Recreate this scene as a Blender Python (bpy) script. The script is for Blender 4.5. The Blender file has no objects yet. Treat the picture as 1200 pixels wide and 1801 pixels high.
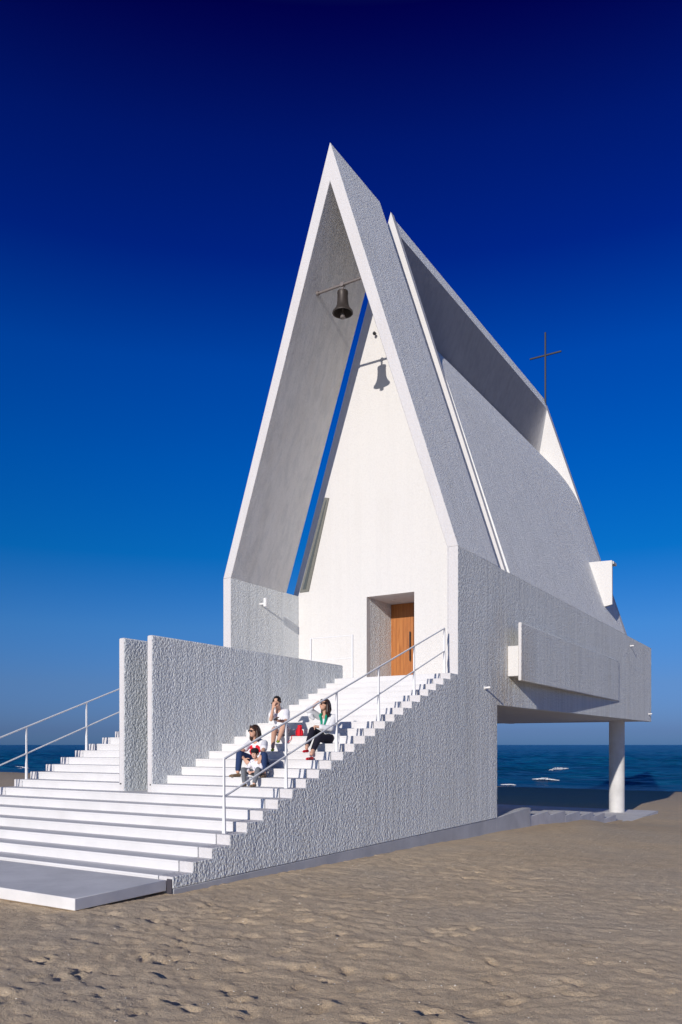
import bpy, bmesh, math, random
import numpy as np
from mathutils import Vector, Matrix, Quaternion

random.seed(7); rng = np.random.default_rng(7)
scene = bpy.context.scene
COL = scene.collection
TH = math.atan2(865.0, 1401.0)
EYE = 1.95
CAM = Vector((7.6, 0.0, EYE))
SUN = Vector((0.118, -1.0, 0.287)).normalized()      # towards the sun

# ---------------------------------------------------------------- helpers
def setp(o, label=None, cat=None, group=None, kind=None):
    if label: o['label'] = label
    if cat: o['category'] = cat
    if group: o['group'] = group
    if kind: o['kind'] = kind
    return o

def thing(name, label, cat, loc=(0, 0, 0), group=None):
    o = bpy.data.objects.new(name, None); COL.objects.link(o)
    o.location = loc; o.empty_display_size = 0.3
    return setp(o, label, cat, group)

def sharp(me, deg=32):
    if not me.polygons: return
    bm = bmesh.new(); bm.from_mesh(me)
    lim = math.radians(deg)
    for f in bm.faces: f.smooth = True
    for e in bm.edges:
        if len(e.link_faces) != 2 or e.calc_face_angle(0) > lim: e.smooth = False
    bm.to_mesh(me); bm.free()

def link(name, bm, mat, parent=None, bevel=0.0, smooth=True, subroot=None):
    """link a bmesh given in world coordinates as one object (child of parent, which may itself be a part)"""
    bmesh.ops.recalc_face_normals(bm, faces=bm.faces)
    me = bpy.data.meshes.new(name); bm.to_mesh(me); bm.free()
    if mat: me.materials.append(mat)
    o = bpy.data.objects.new(name, me); COL.objects.link(o)
    if parent is not None:
        o.parent = parent
        w = Vector((0, 0, 0)); p = parent
        while p is not None: w += p.location; p = p.parent
        o.location = -w
    if smooth: sharp(me)
    if bevel > 0:
        m = o.modifiers.new('bevel', 'BEVEL'); m.width = bevel; m.segments = 2
        m.limit_method = 'ANGLE'; m.angle_limit = math.radians(40)
    return o

def recenter(o, loc):
    """move a top-level mesh's origin to loc without moving the mesh"""
    d = Vector(loc); o.data.transform(Matrix.Translation(-d)); o.location = d
    return o

def prism(bm, pts, axis, a, b):
    """extrude a 2-D outline: axis 'X' -> pts are (y,z); 'Y' -> (x,z); 'Z' -> (x,y)"""
    def v(p, t):
        if axis == 'X': return (t, p[0], p[1])
        if axis == 'Y': return (p[0], t, p[1])
        return (p[0], p[1], t)
    A = [bm.verts.new(v(p, a)) for p in pts]; B = [bm.verts.new(v(p, b)) for p in pts]
    n = len(pts)
    bm.faces.new(A); bm.faces.new(list(reversed(B)))
    for i in range(n):
        j = (i + 1) % n
        bm.faces.new((A[i], B[i], B[j], A[j]))
    return bm

def trowel(o):
    """edges of the walls that face the front are trowelled smooth, unlike the sprayed sides"""
    o.data.materials.append(M['edge']); i = len(o.data.materials) - 1
    for p in o.data.polygons:
        if abs(p.normal.y) > .9 or p.normal.z > .95: p.material_index = i
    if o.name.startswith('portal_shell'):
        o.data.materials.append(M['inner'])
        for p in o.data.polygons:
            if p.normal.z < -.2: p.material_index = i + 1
    return o

def box(bm, x0, x1, y0, y1, z0, z1):
    return prism(bm, [(x0, y0), (x1, y0), (x1, y1), (x0, y1)], 'Z', z0, z1)

def basis(d):
    d = d.normalized(); u = Vector((0, 0, 1)) if abs(d.z) < .9 else Vector((1, 0, 0))
    a = d.cross(u).normalized(); return a, a.cross(d).normalized()

def tube(bm, p0, p1, r0, r1=None, n=12):
    p0, p1 = Vector(p0), Vector(p1); r1 = r0 if r1 is None else r1
    a, b = basis(p1 - p0)
    R = [[bm.verts.new(p + (a * math.cos(t) + b * math.sin(t)) * r) for t in [2 * math.pi * i / n for i in range(n)]] for p, r in ((p0, r0), (p1, r1))]
    for i in range(n):
        j = (i + 1) % n; bm.faces.new((R[0][i], R[0][j], R[1][j], R[1][i]))
    bm.faces.new(R[0]); bm.faces.new(list(reversed(R[1])))
    return bm

def ell(bm, c, r, f=None, u=Vector((0, 0, 1)), seg=16):
    """ellipsoid: r = (side, forward, up) in the frame of f (forward) and u (up)"""
    c = Vector(c)
    if f is None: f = Vector((0, -1, 0))
    f = Vector(f).normalized(); s = f.cross(u).normalized(); uu = s.cross(f).normalized()
    M = Matrix((s, f, uu)).transposed().to_4x4()
    M = Matrix.Translation(c) @ M @ Matrix.Diagonal((r[0], r[1], r[2], 1))
    bmesh.ops.create_uvsphere(bm, u_segments=seg, v_segments=max(6, seg * 2 // 3), radius=1, matrix=M)

def cap(bm, p0, p1, r0, r1=None, n=12):
    p0, p1 = Vector(p0), Vector(p1); r1 = r0 if r1 is None else r1
    if (p1 - p0).length > 1e-5: tube(bm, p0, p1, r0, r1, n)
    ell(bm, p0, (r0,) * 3, seg=n); ell(bm, p1, (r1,) * 3, seg=n)

def chain(bm, pts, rs, n=12):
    for i in range(len(pts) - 1): cap(bm, pts[i], pts[i + 1], rs[i], rs[i + 1], n)

def lathe(bm, c, prof, n=32, close=True):
    c = Vector(c); rings = []
    for r, z in prof:
        rings.append([bm.verts.new(c + Vector((r * math.cos(2 * math.pi * i / n), r * math.sin(2 * math.pi * i / n), z))) for i in range(n)])
    for a, b in zip(rings, rings[1:]):
        for i in range(n):
            j = (i + 1) % n; bm.faces.new((a[i], a[j], b[j], b[i]))
    if close: bm.faces.new(rings[0]); bm.faces.new(rings[-1])

def fuse(name, bm, mat, parent, voxel=.008, it=3):
    """join overlapping closed shapes into one continuous surface"""
    me = bpy.data.meshes.new(name); bm.to_mesh(me); bm.free()
    o = bpy.data.objects.new(name, me); COL.objects.link(o)
    m = o.modifiers.new('r', 'REMESH'); m.mode = 'VOXEL'; m.voxel_size = voxel; m.use_smooth_shade = True
    if it:
        s = o.modifiers.new('s', 'SMOOTH'); s.iterations = it; s.factor = .5
    dg = bpy.context.evaluated_depsgraph_get()
    dg.update()
    me2 = bpy.data.meshes.new_from_object(o.evaluated_get(dg))
    o.modifiers.clear(); o.data = me2; me2.name = name
    bpy.data.meshes.remove(me)
    for p in me2.polygons: p.use_smooth = True
    me2.materials.clear(); me2.materials.append(mat)
    if parent is not None:
        o.parent = parent
        w = Vector((0, 0, 0)); p = parent
        while p is not None: w += p.location; p = p.parent
        o.location = -w
    return o

# ---------------------------------------------------------------- materials
class NT:
    def __init__(s, name):
        s.m = bpy.data.materials.new(name); s.m.use_nodes = True
        s.t = s.m.node_tree; s.b = s.t.nodes['Principled BSDF']; s.l = s.t.links
        s.co = s.n('ShaderNodeTexCoord').outputs['Object']
    def n(s, typ, **kw):
        nd = s.t.nodes.new(typ)
        for k, v in kw.items():
            if k.startswith('i_'): nd.inputs[k[2:].replace('_', ' ')].default_value = v
            else: setattr(nd, k, v)
        return nd
    def mapping(s, scale, loc=(0, 0, 0), rot=(0, 0, 0)):
        m = s.n('ShaderNodeMapping'); m.inputs['Scale'].default_value = scale; m.inputs['Location'].default_value = loc
        m.inputs['Rotation'].default_value = rot
        s.l.new(s.co, m.inputs['Vector']); return m.outputs[0]
    def noise(s, scale, detail=4, rough=.55, vec=None, dist=0):
        nd = s.n('ShaderNodeTexNoise'); nd.inputs['Scale'].default_value = scale; nd.inputs['Detail'].default_value = detail
        nd.inputs['Roughness'].default_value = rough; nd.inputs['Distortion'].default_value = dist
        s.l.new(vec or s.co, nd.inputs['Vector']); return nd.outputs['Fac']
    def ramp(s, fac, stops, interp='LINEAR'):
        r = s.n('ShaderNodeValToRGB'); r.color_ramp.interpolation = interp
        e = r.color_ramp.elements
        while len(e) < len(stops): e.new(.5)
        for i, (p, c) in enumerate(stops):
            e[i].position = p; e[i].color = (c, c, c, 1) if isinstance(c, (int, float)) else (*c, 1)
        s.l.new(fac, r.inputs[0]); return r.outputs[0]
    def math(s, op, a, b=None):
        nd = s.n('ShaderNodeMath', operation=op)
        for i, v in enumerate((a, b)):
            if v is None: continue
            if isinstance(v, (int, float)): nd.inputs[i].default_value = v
            else: s.l.new(v, nd.inputs[i])
        return nd.outputs[0]
    def mix(s, fac, a, b, blend='MIX'):
        nd = s.n('ShaderNodeMix', data_type='RGBA', blend_type=blend)
        for k, v in ((0, fac), (6, a), (7, b)):
            if isinstance(v, (int, float)): nd.inputs[k].default_value = v
            elif isinstance(v, tuple): nd.inputs[k].default_value = (*v, 1)
            else: s.l.new(v, nd.inputs[k])
        return nd.outputs[2]
    def color(s, c):
        if isinstance(c, tuple): s.b.inputs['Base Color'].default_value = (*c, 1)
        else: s.l.new(c, s.b.inputs['Base Color'])
    def bump(s, h, strength, dist, prev=None):
        b = s.n('ShaderNodeBump'); b.inputs['Strength'].default_value = strength; b.inputs['Distance'].default_value = dist
        s.l.new(h, b.inputs['Height'])
        if prev: s.l.new(prev, b.inputs['Normal'])
        return b.outputs[0]
    def normal(s, n): s.l.new(n, s.b.inputs['Normal'])
    def rs(s, r, spec=.3, metal=0):
        s.b.inputs['Roughness'].default_value = r; s.b.inputs['Specular IOR Level'].default_value = spec
        s.b.inputs['Metallic'].default_value = metal; return s

def stucco(name, base, grain, depth, streak=0.0, dirt=.12, rust=None):
    """sprayed plaster: coarse worm-like grain, optionally run down in vertical streaks"""
    k = NT(name).rs(.95, .15)
    if depth > .02: k.m.cycles.use_bump_map_correction = False
    v = k.mapping((1, 1, .85))
    n1 = k.noise(grain, 3, .6, v, .6)
    vo = k.n('ShaderNodeTexVoronoi'); vo.feature = 'SMOOTH_F1'; vo.inputs['Scale'].default_value = grain * 1.15
    vo.inputs['Smoothness'].default_value = .6; k.l.new(v, vo.inputs['Vector'])
    h = k.math('SUBTRACT', n1, k.math('MULTIPLY', vo.outputs['Distance'], .55))
    nb = k.bump(h, .9, depth)
    if streak > 0:
        sv = k.mapping((3.2, 3.2, .22))
        st = k.noise(1.6, 4, .6, sv, .3)
        nb = k.bump(st, .7, streak, nb)
    k.normal(nb)
    big = k.noise(.35, 5, .6); runs = k.noise(1.0, 5, .65, k.mapping((2.2, 2.2, .10)))
    d = k.math('MULTIPLY', k.ramp(big, [(.38, 0), (.72, 1)]), k.ramp(runs, [(.42, 0), (.7, 1)]))
    c = k.mix(k.math('MULTIPLY', d, dirt * 2.2), base, (base[0] * .72, base[1] * .68, base[2] * .62))
    run2 = k.ramp(k.noise(1.0, 4, .6, k.mapping((5.5, 5.5, .16), (3, 1, 2)), .2), [(.46, 0), (.62, 1)])
    c = k.mix(k.math('MULTIPLY', run2, dirt * .9), c, (base[0] * .60, base[1] * .64, base[2] * .68))
    if rust:   # brownish run-off stain around one spot
        gr = k.n('ShaderNodeTexGradient', gradient_type='SPHERICAL'); k.l.new(k.mapping((.5, .62, .42), (-rust[0] * .5, -rust[1] * .62, -rust[2] * .42)), gr.inputs[0])
        rf = k.math('MULTIPLY', k.ramp(gr.outputs['Fac'], [(.0, 0), (.75, 1)]), k.ramp(k.noise(1.6, 5, .65, k.mapping((3, 3, .5))), [(.34, 0), (.62, 1)]))
        c = k.mix(k.math('MULTIPLY', rf, .62), c, (.46, .37, .27))
    pit = k.ramp(vo.outputs['Distance'], [(.25, 0), (.8, 1)])
    c = k.mix(k.math('MULTIPLY', pit, .12), c, (base[0] * .6, base[1] * .6, base[2] * .6))
    k.color(c)
    return k.m

WHITE = (.80, .785, .765)
M = {}
M['stucco'] = stucco('rough_white_stucco', (.72, .745, .755), 22, .047, .028, .28, (0, 20.9, 3.7))
M['fine'] = stucco('fine_white_stucco', (.84, .848, .84), 30, .032, .02, .16)
M['facade'] = stucco('facade_white_plaster', (.665, .65, .637), 22, .008, .01, .05)
M['smooth'] = stucco('smooth_painted_plaster', (.62, .62, .63), 5, .004, .0, .16)
M['shade_lining'] = stucco('shade_darkened_lining', (.40, .40, .42), 5, .004, .0, .25)  # shade of the roof notch put into a darker grey base colour
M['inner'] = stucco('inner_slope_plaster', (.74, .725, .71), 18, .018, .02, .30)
M['edge'] = stucco('trowelled_white_edge', (.655, .635, .635), 24, .014, .0, .10)

def paint_steps():
    k = NT('white_step_stone').rs(.8, .25)
    n = k.noise(.9, 5, .6); s = k.noise(30, 3, .7)
    c = k.mix(k.ramp(n, [(.45, 0), (.75, 1)]), (.68, .67, .67), (.60, .59, .585))
    c = k.mix(k.math('MULTIPLY', k.ramp(s, [(.6, 0), (.8, 1)]), .15), c, (.5, .46, .43))
    k.color(c); k.normal(k.bump(s, .25, .004)); return k.m
M['step'] = paint_steps()

def concrete(name, base, rough=.85):
    k = NT(name).rs(rough, .25)
    n = k.noise(1.3, 6, .62); s = k.noise(40, 3, .7)
    c = k.mix(k.ramp(n, [(.35, 0), (.7, 1)]), base, tuple(v * .78 for v in base))
    k.color(c); k.normal(k.bump(k.math('ADD', s, k.noise(6, 4)), .3, .006)); return k.m
M['concrete'] = concrete('pale_concrete', (.66, .66, .65))
M['platform'] = concrete('platform_concrete', (.76, .745, .735))
M['column'] = concrete('column_concrete', (.66, .65, .64))

def metal(name, c, rough=.45, met=0.0, spec=.5):
    k = NT(name).rs(rough, spec, met)
    n = k.noise(18, 3, .6); k.color(k.mix(k.ramp(n, [(.4, 0), (.75, 1)]), c, tuple(v * .8 for v in c)))
    return k.m
M['black'] = metal('black_steel', (.015, .016, .02), .4)
M['bronze'] = metal('weathered_bronze', (.055, .043, .036), .5, .3)
M['bronze_dark'] = metal('bell_inside', (.02, .016, .014), .8, .2)
M['steel'] = metal('brown_steel_bar', (.22, .19, .18), .5, .3)
M['lampw'] = metal('white_lamp_metal', (.82, .81, .80), .4)
M['darkglass'] = metal('dark_slot_glass', (.10, .11, .10), .12, .0, .8)

def wood():
    k = NT('orange_brown_wood').rs(.45, .4)
    v = k.mapping((9, 9, .35)); g = k.noise(3.2, 8, .65, v, .8)
    c = k.ramp(g, [(.25, (.20, .060, .014)), (.5, (.40, .145, .035)), (.78, (.56, .24, .07))])
    sep = k.n('ShaderNodeSeparateXYZ'); k.l.new(k.co, sep.inputs[0])
    fx = k.math('FRACT', k.math('MULTIPLY', sep.outputs[0], 8.0))
    ln = k.math('GREATER_THAN', fx, .955)
    pid = k.math('FLOOR', k.math('MULTIPLY', sep.outputs[0], 8.0))
    wn = k.n('ShaderNodeTexWhiteNoise', noise_dimensions='1D'); k.l.new(pid, wn.inputs['W'])
    c = k.mix(k.math('MULTIPLY', wn.outputs['Value'], .4), c, (.33, .11, .03))
    c = k.mix(k.math('MULTIPLY', ln, .75), c, (.07, .025, .01))
    k.color(c); k.normal(k.bump(g, .2, .003)); return k.m
M['wood'] = wood()

def sand():
    k = NT('beach_sand').rs(.95, .12); k.m.cycles.use_bump_map_correction = False
    big = k.noise(.25, 5, .6); mid = k.noise(2.6, 6, .65, k.mapping((1, 2.2, 1))); fine = k.noise(55, 4, .75); gr = k.noise(150, 2, .7)
    c = k.mix(k.ramp(mid, [(.36, 0), (.62, 1)]), (.57, .435, .29), (.76, .58, .375))
    c = k.mix(k.math('MULTIPLY', k.ramp(big, [(.4, 0), (.65, 1)]), .55), c, (.56, .475, .37))
    c = k.mix(k.math('MULTIPLY', k.ramp(fine, [(.48, 0), (.66, 1)]), .6), c, (.33, .27, .21))
    c = k.mix(k.math('MULTIPLY', k.ramp(gr, [(.60, 0), (.70, 1)]), .6), c, (.80, .70, .56))
    # wet, darker sand towards the water
    sep = k.n('ShaderNodeSeparateXYZ'); k.l.new(k.co, sep.inputs[0])
    wet = k.n('ShaderNodeMapRange'); wet.inputs['From Min'].default_value = 44; wet.inputs['From Max'].default_value = 72
    k.l.new(sep.outputs[1], wet.inputs['Value'])
    c = k.mix(k.math('MULTIPLY', wet.outputs[0], .35), c, (.19, .15, .12))
    k.color(c)
    h1 = k.bump(k.noise(14, 6, .75), .8, .030)
    k.normal(k.bump(k.math('ADD', fine, k.math('MULTIPLY', gr, .5)), .8, .012, h1)); return k.m
M['sand'] = sand()

def plain(name, c, rough=.8, spec=.3, var=.2, scale=25):
    k = NT(name).rs(rough, spec); n = k.noise(scale, 4, .6)
    k.color(k.mix(k.ramp(n, [(.35, 0), (.7, 1)]), c, tuple(v * (1 - var) for v in c)))
    k.normal(k.bump(n, .25, .006)); return k.m

M['rail'] = plain('white_painted_steel', (.80, .80, .80), .4, .5, .05, 6)
def sea_mat():
    k = NT('deep_blue_sea').rs(.28, .22)
    k.b.inputs['Specular IOR Level'].default_value = .08
    v = k.mapping((.22, 1.0, 1))
    a = k.noise(.42, 7, .66, v, .5); b = k.noise(1.9, 6, .68, k.mapping((.35, 1, 1)), .4); c0 = k.noise(.05, 5, .62, k.mapping((.22, 1, 1)), .3)
    c = k.mix(k.ramp(a, [(.40, 0), (.60, 1)]), (.001, .034, .12), (.004, .165, .32))
    c = k.mix(k.math('MULTIPLY', k.ramp(b, [(.42, 0), (.60, 1)]), .55), c, (.003, .075, .19))
    c = k.mix(k.math('MULTIPLY', k.ramp(c0, [(.45, 0), (.6, 1)]), .5), c, (.001, .040, .14))
    k.color(c)
    n1 = k.bump(a, 1, 1.6); k.normal(k.bump(b, .9, .5, n1)); return k.m
M['sea'] = sea_mat()
M['foam'] = plain('white_foam', (.86, .87, .88), .9, .1, .25, 3)

# ---------------------------------------------------------------- world, sun, camera
def make_world():
    w = bpy.data.worlds.new('World'); scene.world = w; w.use_nodes = True
    t = w.node_tree; bg = t.nodes['Background']
    sky = t.nodes.new('ShaderNodeTexSky'); sky.sky_type = 'NISHITA'; sky.sun_disc = False
    sky.sun_elevation = math.asin(SUN.z); sky.sun_rotation = math.atan2(SUN.x, SUN.y)
    sky.altitude = 0; sky.air_density = 1.0; sky.dust_density = .6; sky.ozone_density = 3.0
    tc = t.nodes.new('ShaderNodeTexCoord'); sp = t.nodes.new('ShaderNodeSeparateXYZ'); t.links.new(tc.outputs['Generated'], sp.inputs[0])
    r = t.nodes.new('ShaderNodeValToRGB'); e = r.color_ramp.elements
    for _ in range(len(SKYRAMP) - 2): e.new(.5)
    for i, (p, c) in enumerate(SKYRAMP): e[i].position = p; e[i].color = (*c, 1)
    t.links.new(sp.outputs[2], r.inputs[0])
    mx = t.nodes.new('ShaderNodeMix'); mx.data_type = 'RGBA'; mx.blend_type = 'MULTIPLY'; mx.inputs[0].default_value = 1
    t.links.new(sky.outputs[0], mx.inputs[6]); t.links.new(r.outputs[0], mx.inputs[7])
    t.links.new(mx.outputs[2], bg.inputs['Color']); bg.inputs['Strength'].default_value = .12
SKYRAMP = [(.0, (.18, .37, 1)), (.017, (.175, .31, .85)), (.073, (.20, .34, .73)), (.142, (.15, .39, .77)), (.227, (.010, .34, .77)),
           (.325, (0, .30, .84)), (.428, (0, .24, .86)), (.521, (0, .087, .63)), (.60, (.001, .055, .49)), (.68, (.003, .004, .25)), (.82, (.35, .52, .62)), (1, (.5, .65, .75))]
make_world()

L = bpy.data.lights.new('sun', 'SUN'); L.energy = 4.0; L.angle = math.radians(.5); L.color = (1.0, .93, .845)
lo = bpy.data.objects.new('sun', L); COL.objects.link(lo); lo.rotation_euler = (-SUN).to_track_quat('-Z', 'Y').to_euler(); lo.location = (10, -40, 30)

cd = bpy.data.cameras.new('camera'); cam = bpy.data.objects.new('camera', cd); COL.objects.link(cam)
cam.location = CAM; cam.rotation_euler = (math.pi / 2, 0, TH)
cd.sensor_fit = 'HORIZONTAL'; cd.sensor_width = 36; cd.lens = 1401 / 1200 * 36; cd.shift_y = 409.5 / 1200
cd.clip_start = .1; cd.clip_end = 60000
scene.camera = cam
scene.view_settings.view_transform = 'Standard'; scene.view_settings.look = 'None'
scene.view_settings.exposure = 0; scene.view_settings.gamma = 1
scene.cycles.max_bounces = 8; scene.cycles.diffuse_bounces = 5

# ---------------------------------------------------------------- ground and sea
GY = [-600, -50, 0, 6, 8, 12.3, 20, 24, 28, 31, 34.2, 36, 40, 55, 70, 74, 90, 200, 400]
GZ = [2.0, .25, .02, -.06, -.05, -.13, -.34, -.49, -.78, -1.05, -1.222, -1.25, -1.33, -1.62, -1.93, -2.05, -2.9, -6, -8]

def vnoise(x, y, seed):
    xi = np.floor(x).astype(np.int64); yi = np.floor(y).astype(np.int64); fx = x - xi; fy = y - yi
    fx = fx * fx * fx * (fx * (fx * 6 - 15) + 10); fy = fy * fy * fy * (fy * (fy * 6 - 15) + 10)
    def h(a, b):
        n = (a * 374761393 + b * 668265263 + seed * 1442695041) & 0x7fffffff
        n = ((n ^ (n >> 13)) * 1274126177) & 0x7fffffff
        return ((n ^ (n >> 16)) & 0xffff) / 65535.0
    return (h(xi, yi) * (1 - fx) * (1 - fy) + h(xi + 1, yi) * fx * (1 - fy) + h(xi, yi + 1) * (1 - fx) * fy + h(xi + 1, yi + 1) * fx * fy) - .5

def gheight(X, Y):
    z = np.interp(Y, GY, GZ)
    near = np.clip(1 - np.hypot(X - 3, Y - 8) / 60, 0, 1)
    wx = X + .7 * vnoise(X * .7, Y * .7, 3); wy = Y + .5 * vnoise(X * .8, Y * .8, 4)
    z = z + .08 * vnoise(X * .22, Y * .22, 1) * near + .035 * vnoise(X * .6, Y * .6, 2) * near
    a = math.radians(24); U = wx * math.cos(a) + wy * math.sin(a); V = -wx * math.sin(a) + wy * math.cos(a)
    rip = 1 - np.abs(vnoise(U * 3.2, V * 6.0, 11)) * 2; rip2 = 1 - np.abs(vnoise(U * 6.0 + 9, V * 10.5, 12)) * 2
    side = np.clip((X - 1.0) / 3.0, .25, 1)
    z = z + (.010 * rip ** 3 + .009 * rip2 ** 3 - .009) * near * side
    churn = 0.0
    for i, (fq, am) in enumerate(((2.3, .016), (4.1, .018), (7.5, .015), (13.0, .010), (21.0, .006))):
        q = vnoise(wx * fq + i * 3.3, wy * fq * 1.25, 70 + i); churn = churn + am * (np.abs(q) * 2 - .5)
    z = z + churn * near * np.clip(1.25 - side * .55, 0, 1)
    # sand drifted up against the low wall and steps
    z = z + .16 * np.exp(-(((X - .9) / .55) ** 2 + ((Y - 26) / 1.3) ** 2)) + .10 * np.exp(-(((X - 1.4) / .8) ** 2 + ((Y - 23.6) / 1.6) ** 2))
    # piled rim along the platform edge and stair wall
    z = z + .05 * np.exp(-((X - .45) / .28) ** 2) * np.clip((Y - 6.2) / 1, 0, 1) * np.clip((13 - Y) / 4, 0, 1)
    # beach debris line at the waterline
    return z

def spaced(lo, hi, f0, f1, fine, grow, maxs):
    a = [f0]
    while a[-1] < f1: a.append(a[-1] + fine)
    s = fine
    while a[-1] < hi: s = min(s * grow, maxs); a.append(a[-1] + s)
    b = [f0]; s = fine
    while b[-1] > lo: s = min(s * grow, maxs); b.append(b[-1] - s)
    return np.array(sorted(set(b[1:] + a)))

def grid(name, xs, ys, zf, mat, hole=None):
    X, Y = np.meshgrid(xs, ys); Z = zf(X, Y)
    co = np.stack([X, Y, Z], -1).reshape(-1, 3).astype(np.float32)
    nx, ny = len(xs), len(ys)
    i = np.arange((ny - 1) * (nx - 1)); r = i // (nx - 1); c = i % (nx - 1); b = r * nx + c
    fc = np.stack([b, b + 1, b + nx + 1, b + nx], -1)
    me = bpy.data.meshes.new(name)
    me.vertices.add(len(co)); me.vertices.foreach_set('co', co.ravel())
    me.loops.add(fc.size); me.loops.foreach_set('vertex_index', fc.ravel().astype(np.int32))
    me.polygons.add(len(fc)); me.polygons.foreach_set('loop_start', (np.arange(len(fc)) * 4).astype(np.int32))
    me.polygons.foreach_set('use_smooth', np.ones(len(fc), dtype=bool))
    me.update(calc_edges=True); me.validate(); me.materials.append(mat)
    o = bpy.data.objects.new(name, me); COL.objects.link(o); return o

xs = spaced(-2500, 2500, -4.5, 9.5, .035, 1.07, 120); ys = spaced(-500, 420, 3.0, 13.5, .035, 1.05, 40)
def gh_prints(X, Y):
    z = gheight(X, Y)
    # footprints: short tracks of shallow hollows with a pushed-up rim
    r = random.Random(21)
    for _ in range(110):
        px, py = r.uniform(-2.5, 8.5), r.uniform(3.4, 12.5)
        if r.random() < .5: px = r.uniform(.5, 6.5); py = r.uniform(3.4, 7.5)
        a = r.uniform(0, 6.28); n = r.randint(1, 5)
        for kk in range(n):
            sx = px + math.cos(a) * kk * .55 + (-math.sin(a)) * (.1 if kk % 2 else -.1); sy = py + math.sin(a) * kk * .55 + math.cos(a) * (.1 if kk % 2 else -.1)
            if sx < .35 and sy > 6.2: continue
            aa = a + r.uniform(-.3, .3); dep = r.uniform(.010, .030); L = r.uniform(.06, .14)
            i0, i1 = np.searchsorted(xs, (sx - .4, sx + .4)); j0, j1 = np.searchsorted(ys, (sy - .4, sy + .4))
            if i1 <= i0 or j1 <= j0: continue
            XX, YY = X[j0:j1, i0:i1] - sx, Y[j0:j1, i0:i1] - sy
            u = (XX * math.cos(aa) + YY * math.sin(aa)) / L; v = (-XX * math.sin(aa) + YY * math.cos(aa)) / (L * .45)
            d = np.sqrt(u * u + v * v) * (1 + .35 * vnoise(XX * 9 + sx, YY * 9 + sy, 8))
            z[j0:j1, i0:i1] += -dep / (1 + np.exp((d - 1) * 7)) + dep * .45 * np.exp(-((d - 1.35) / .3) ** 2)
    return z
g = grid('sand_beach', xs, ys, gh_prints, M['sand']); setp(g, kind='structure')
SHORE = 73.3

def seaheight(X, Y):
    d = np.clip((Y - SHORE) / 40, 0, 1)
    wx = X + 6 * vnoise(X * .03, Y * .03, 31)
    z = -2 + d * .0 * X
    for yy, amp, w, sd in ((82, .30, 1.8, 41), (97, .38, 2.4, 42), (123, .55, 3.2, 43), (160, .5, 4, 44), (215, .6, 6, 45)):
        yc = yy + 5 * vnoise(X * .035, Y * 0, sd)
        m = np.clip(.55 + 1.5 * vnoise(X * .045 + sd, Y * 0, sd + 5), 0, 1)
        z = z + amp * m * np.exp(-((Y - yc) / w) ** 2)
    far = np.clip((Y - SHORE) / 12, .25, 1) * np.clip(1.4 - (Y - SHORE) / 900, .4, 1)
    sx = X + 3 * vnoise(X * .11, Y * .19, 54)
    z = z + (.50 * np.abs(vnoise(sx * .16, Y * .42, 51)) + .50 * vnoise(sx * .09, Y * .24, 52) + .38 * vnoise(sx * .37, Y * .8, 53) + .5 * vnoise(X * .03, Y * .07, 55)) * far
    return z
xs2 = spaced(-16000, 16000, -170, 40, .9, 1.035, 1200); ys2 = spaced(SHORE - 2.5, 20000, SHORE - 2.0, 230, .6, 1.018, 1500)
s = grid('sea_water', xs2, ys2, seaheight, M['sea']); setp(s, kind='structure')

def foam_patch(bm, x0, x1, y, depth, hh, seed):
    """ragged crest of broken water made of many small lumps"""
    r = random.Random(seed); n = int((x1 - x0) * 80)
    for i in range(n):
        t = r.random(); x = x0 + (x1 - x0) * t; env = max(.05, math.sin(math.pi * t)) ** 1.1
        u = abs(r.gauss(0, .45)); q = float(vnoise(np.array([x * 1.6]), np.array([seed * 3.1]), 61)[0]) + .5
        top = hh * env * (.35 + .65 * q)
        z = -2 + .05 + float(seaheight(np.array([x]), np.array([y]))[0] + 2) + top * r.random() ** 1.5 * .8
        sz = r.uniform(.025, .065) * (1 - .35 * u)
        m = Matrix.Translation((x, y + r.gauss(0, .3) * depth * env - .2 * depth, z)) @ Matrix.Diagonal((sz * 2.4, sz * 1.4, sz * .7, 1))
        bmesh.ops.create_icosphere(bm, subdivisions=1, radius=1, matrix=m)
bm = bmesh.new()
for a in ((-29.6, -26.6, 121.5, 2.2, .55, 1), (-18.7, -16.0, 80.5, 1.4, .20, 2), (-19.8, -18.4, 74.2, .6, .10, 3), (-117, -113, 91, 1.4, .12, 4), (-109.5, -104.5, 83, 1.2, .12, 5)):
    foam_patch(bm, *a)
setp(link('sea_foam', bm, M['foam'], smooth=False), 'white foam where small waves break near the shore', 'foam', kind='stuff')

# shell fragments and grit scattered on the sand
bm = bmesh.new(); r = random.Random(5)
cnt = 0
while cnt < 2800:
    x = r.uniform(-3, 12); y = r.uniform(3.2, 24)
    if r.random() > .25 + .75 * (x > .5): continue
    if x < .15 and y > 6.0: continue
    if r.random() < (y - 3) / 28: continue
    z = float(gheight(np.array([x]), np.array([y]))[0]); s_ = r.choice((.0025, .003, .004, .005, .007))
    mt = Matrix.Translation((x, y, z + s_ * .5)) @ Matrix.Rotation(r.uniform(0, 6), 4, 'Z') @ Matrix.Rotation(r.uniform(-.6, .6), 4, 'X') @ Matrix.Diagonal((s_ * r.uniform(.8, 1.6), s_, s_ * .6, 1))
    bmesh.ops.create_icosphere(bm, subdivisions=1, radius=1, matrix=mt); cnt += 1
setp(link('shell_fragments', bm, plain('shell', (.85, .80, .72), .6, .3), smooth=False), 'tiny pale shell fragments scattered over the brown sand', 'shells', kind='stuff')

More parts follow.
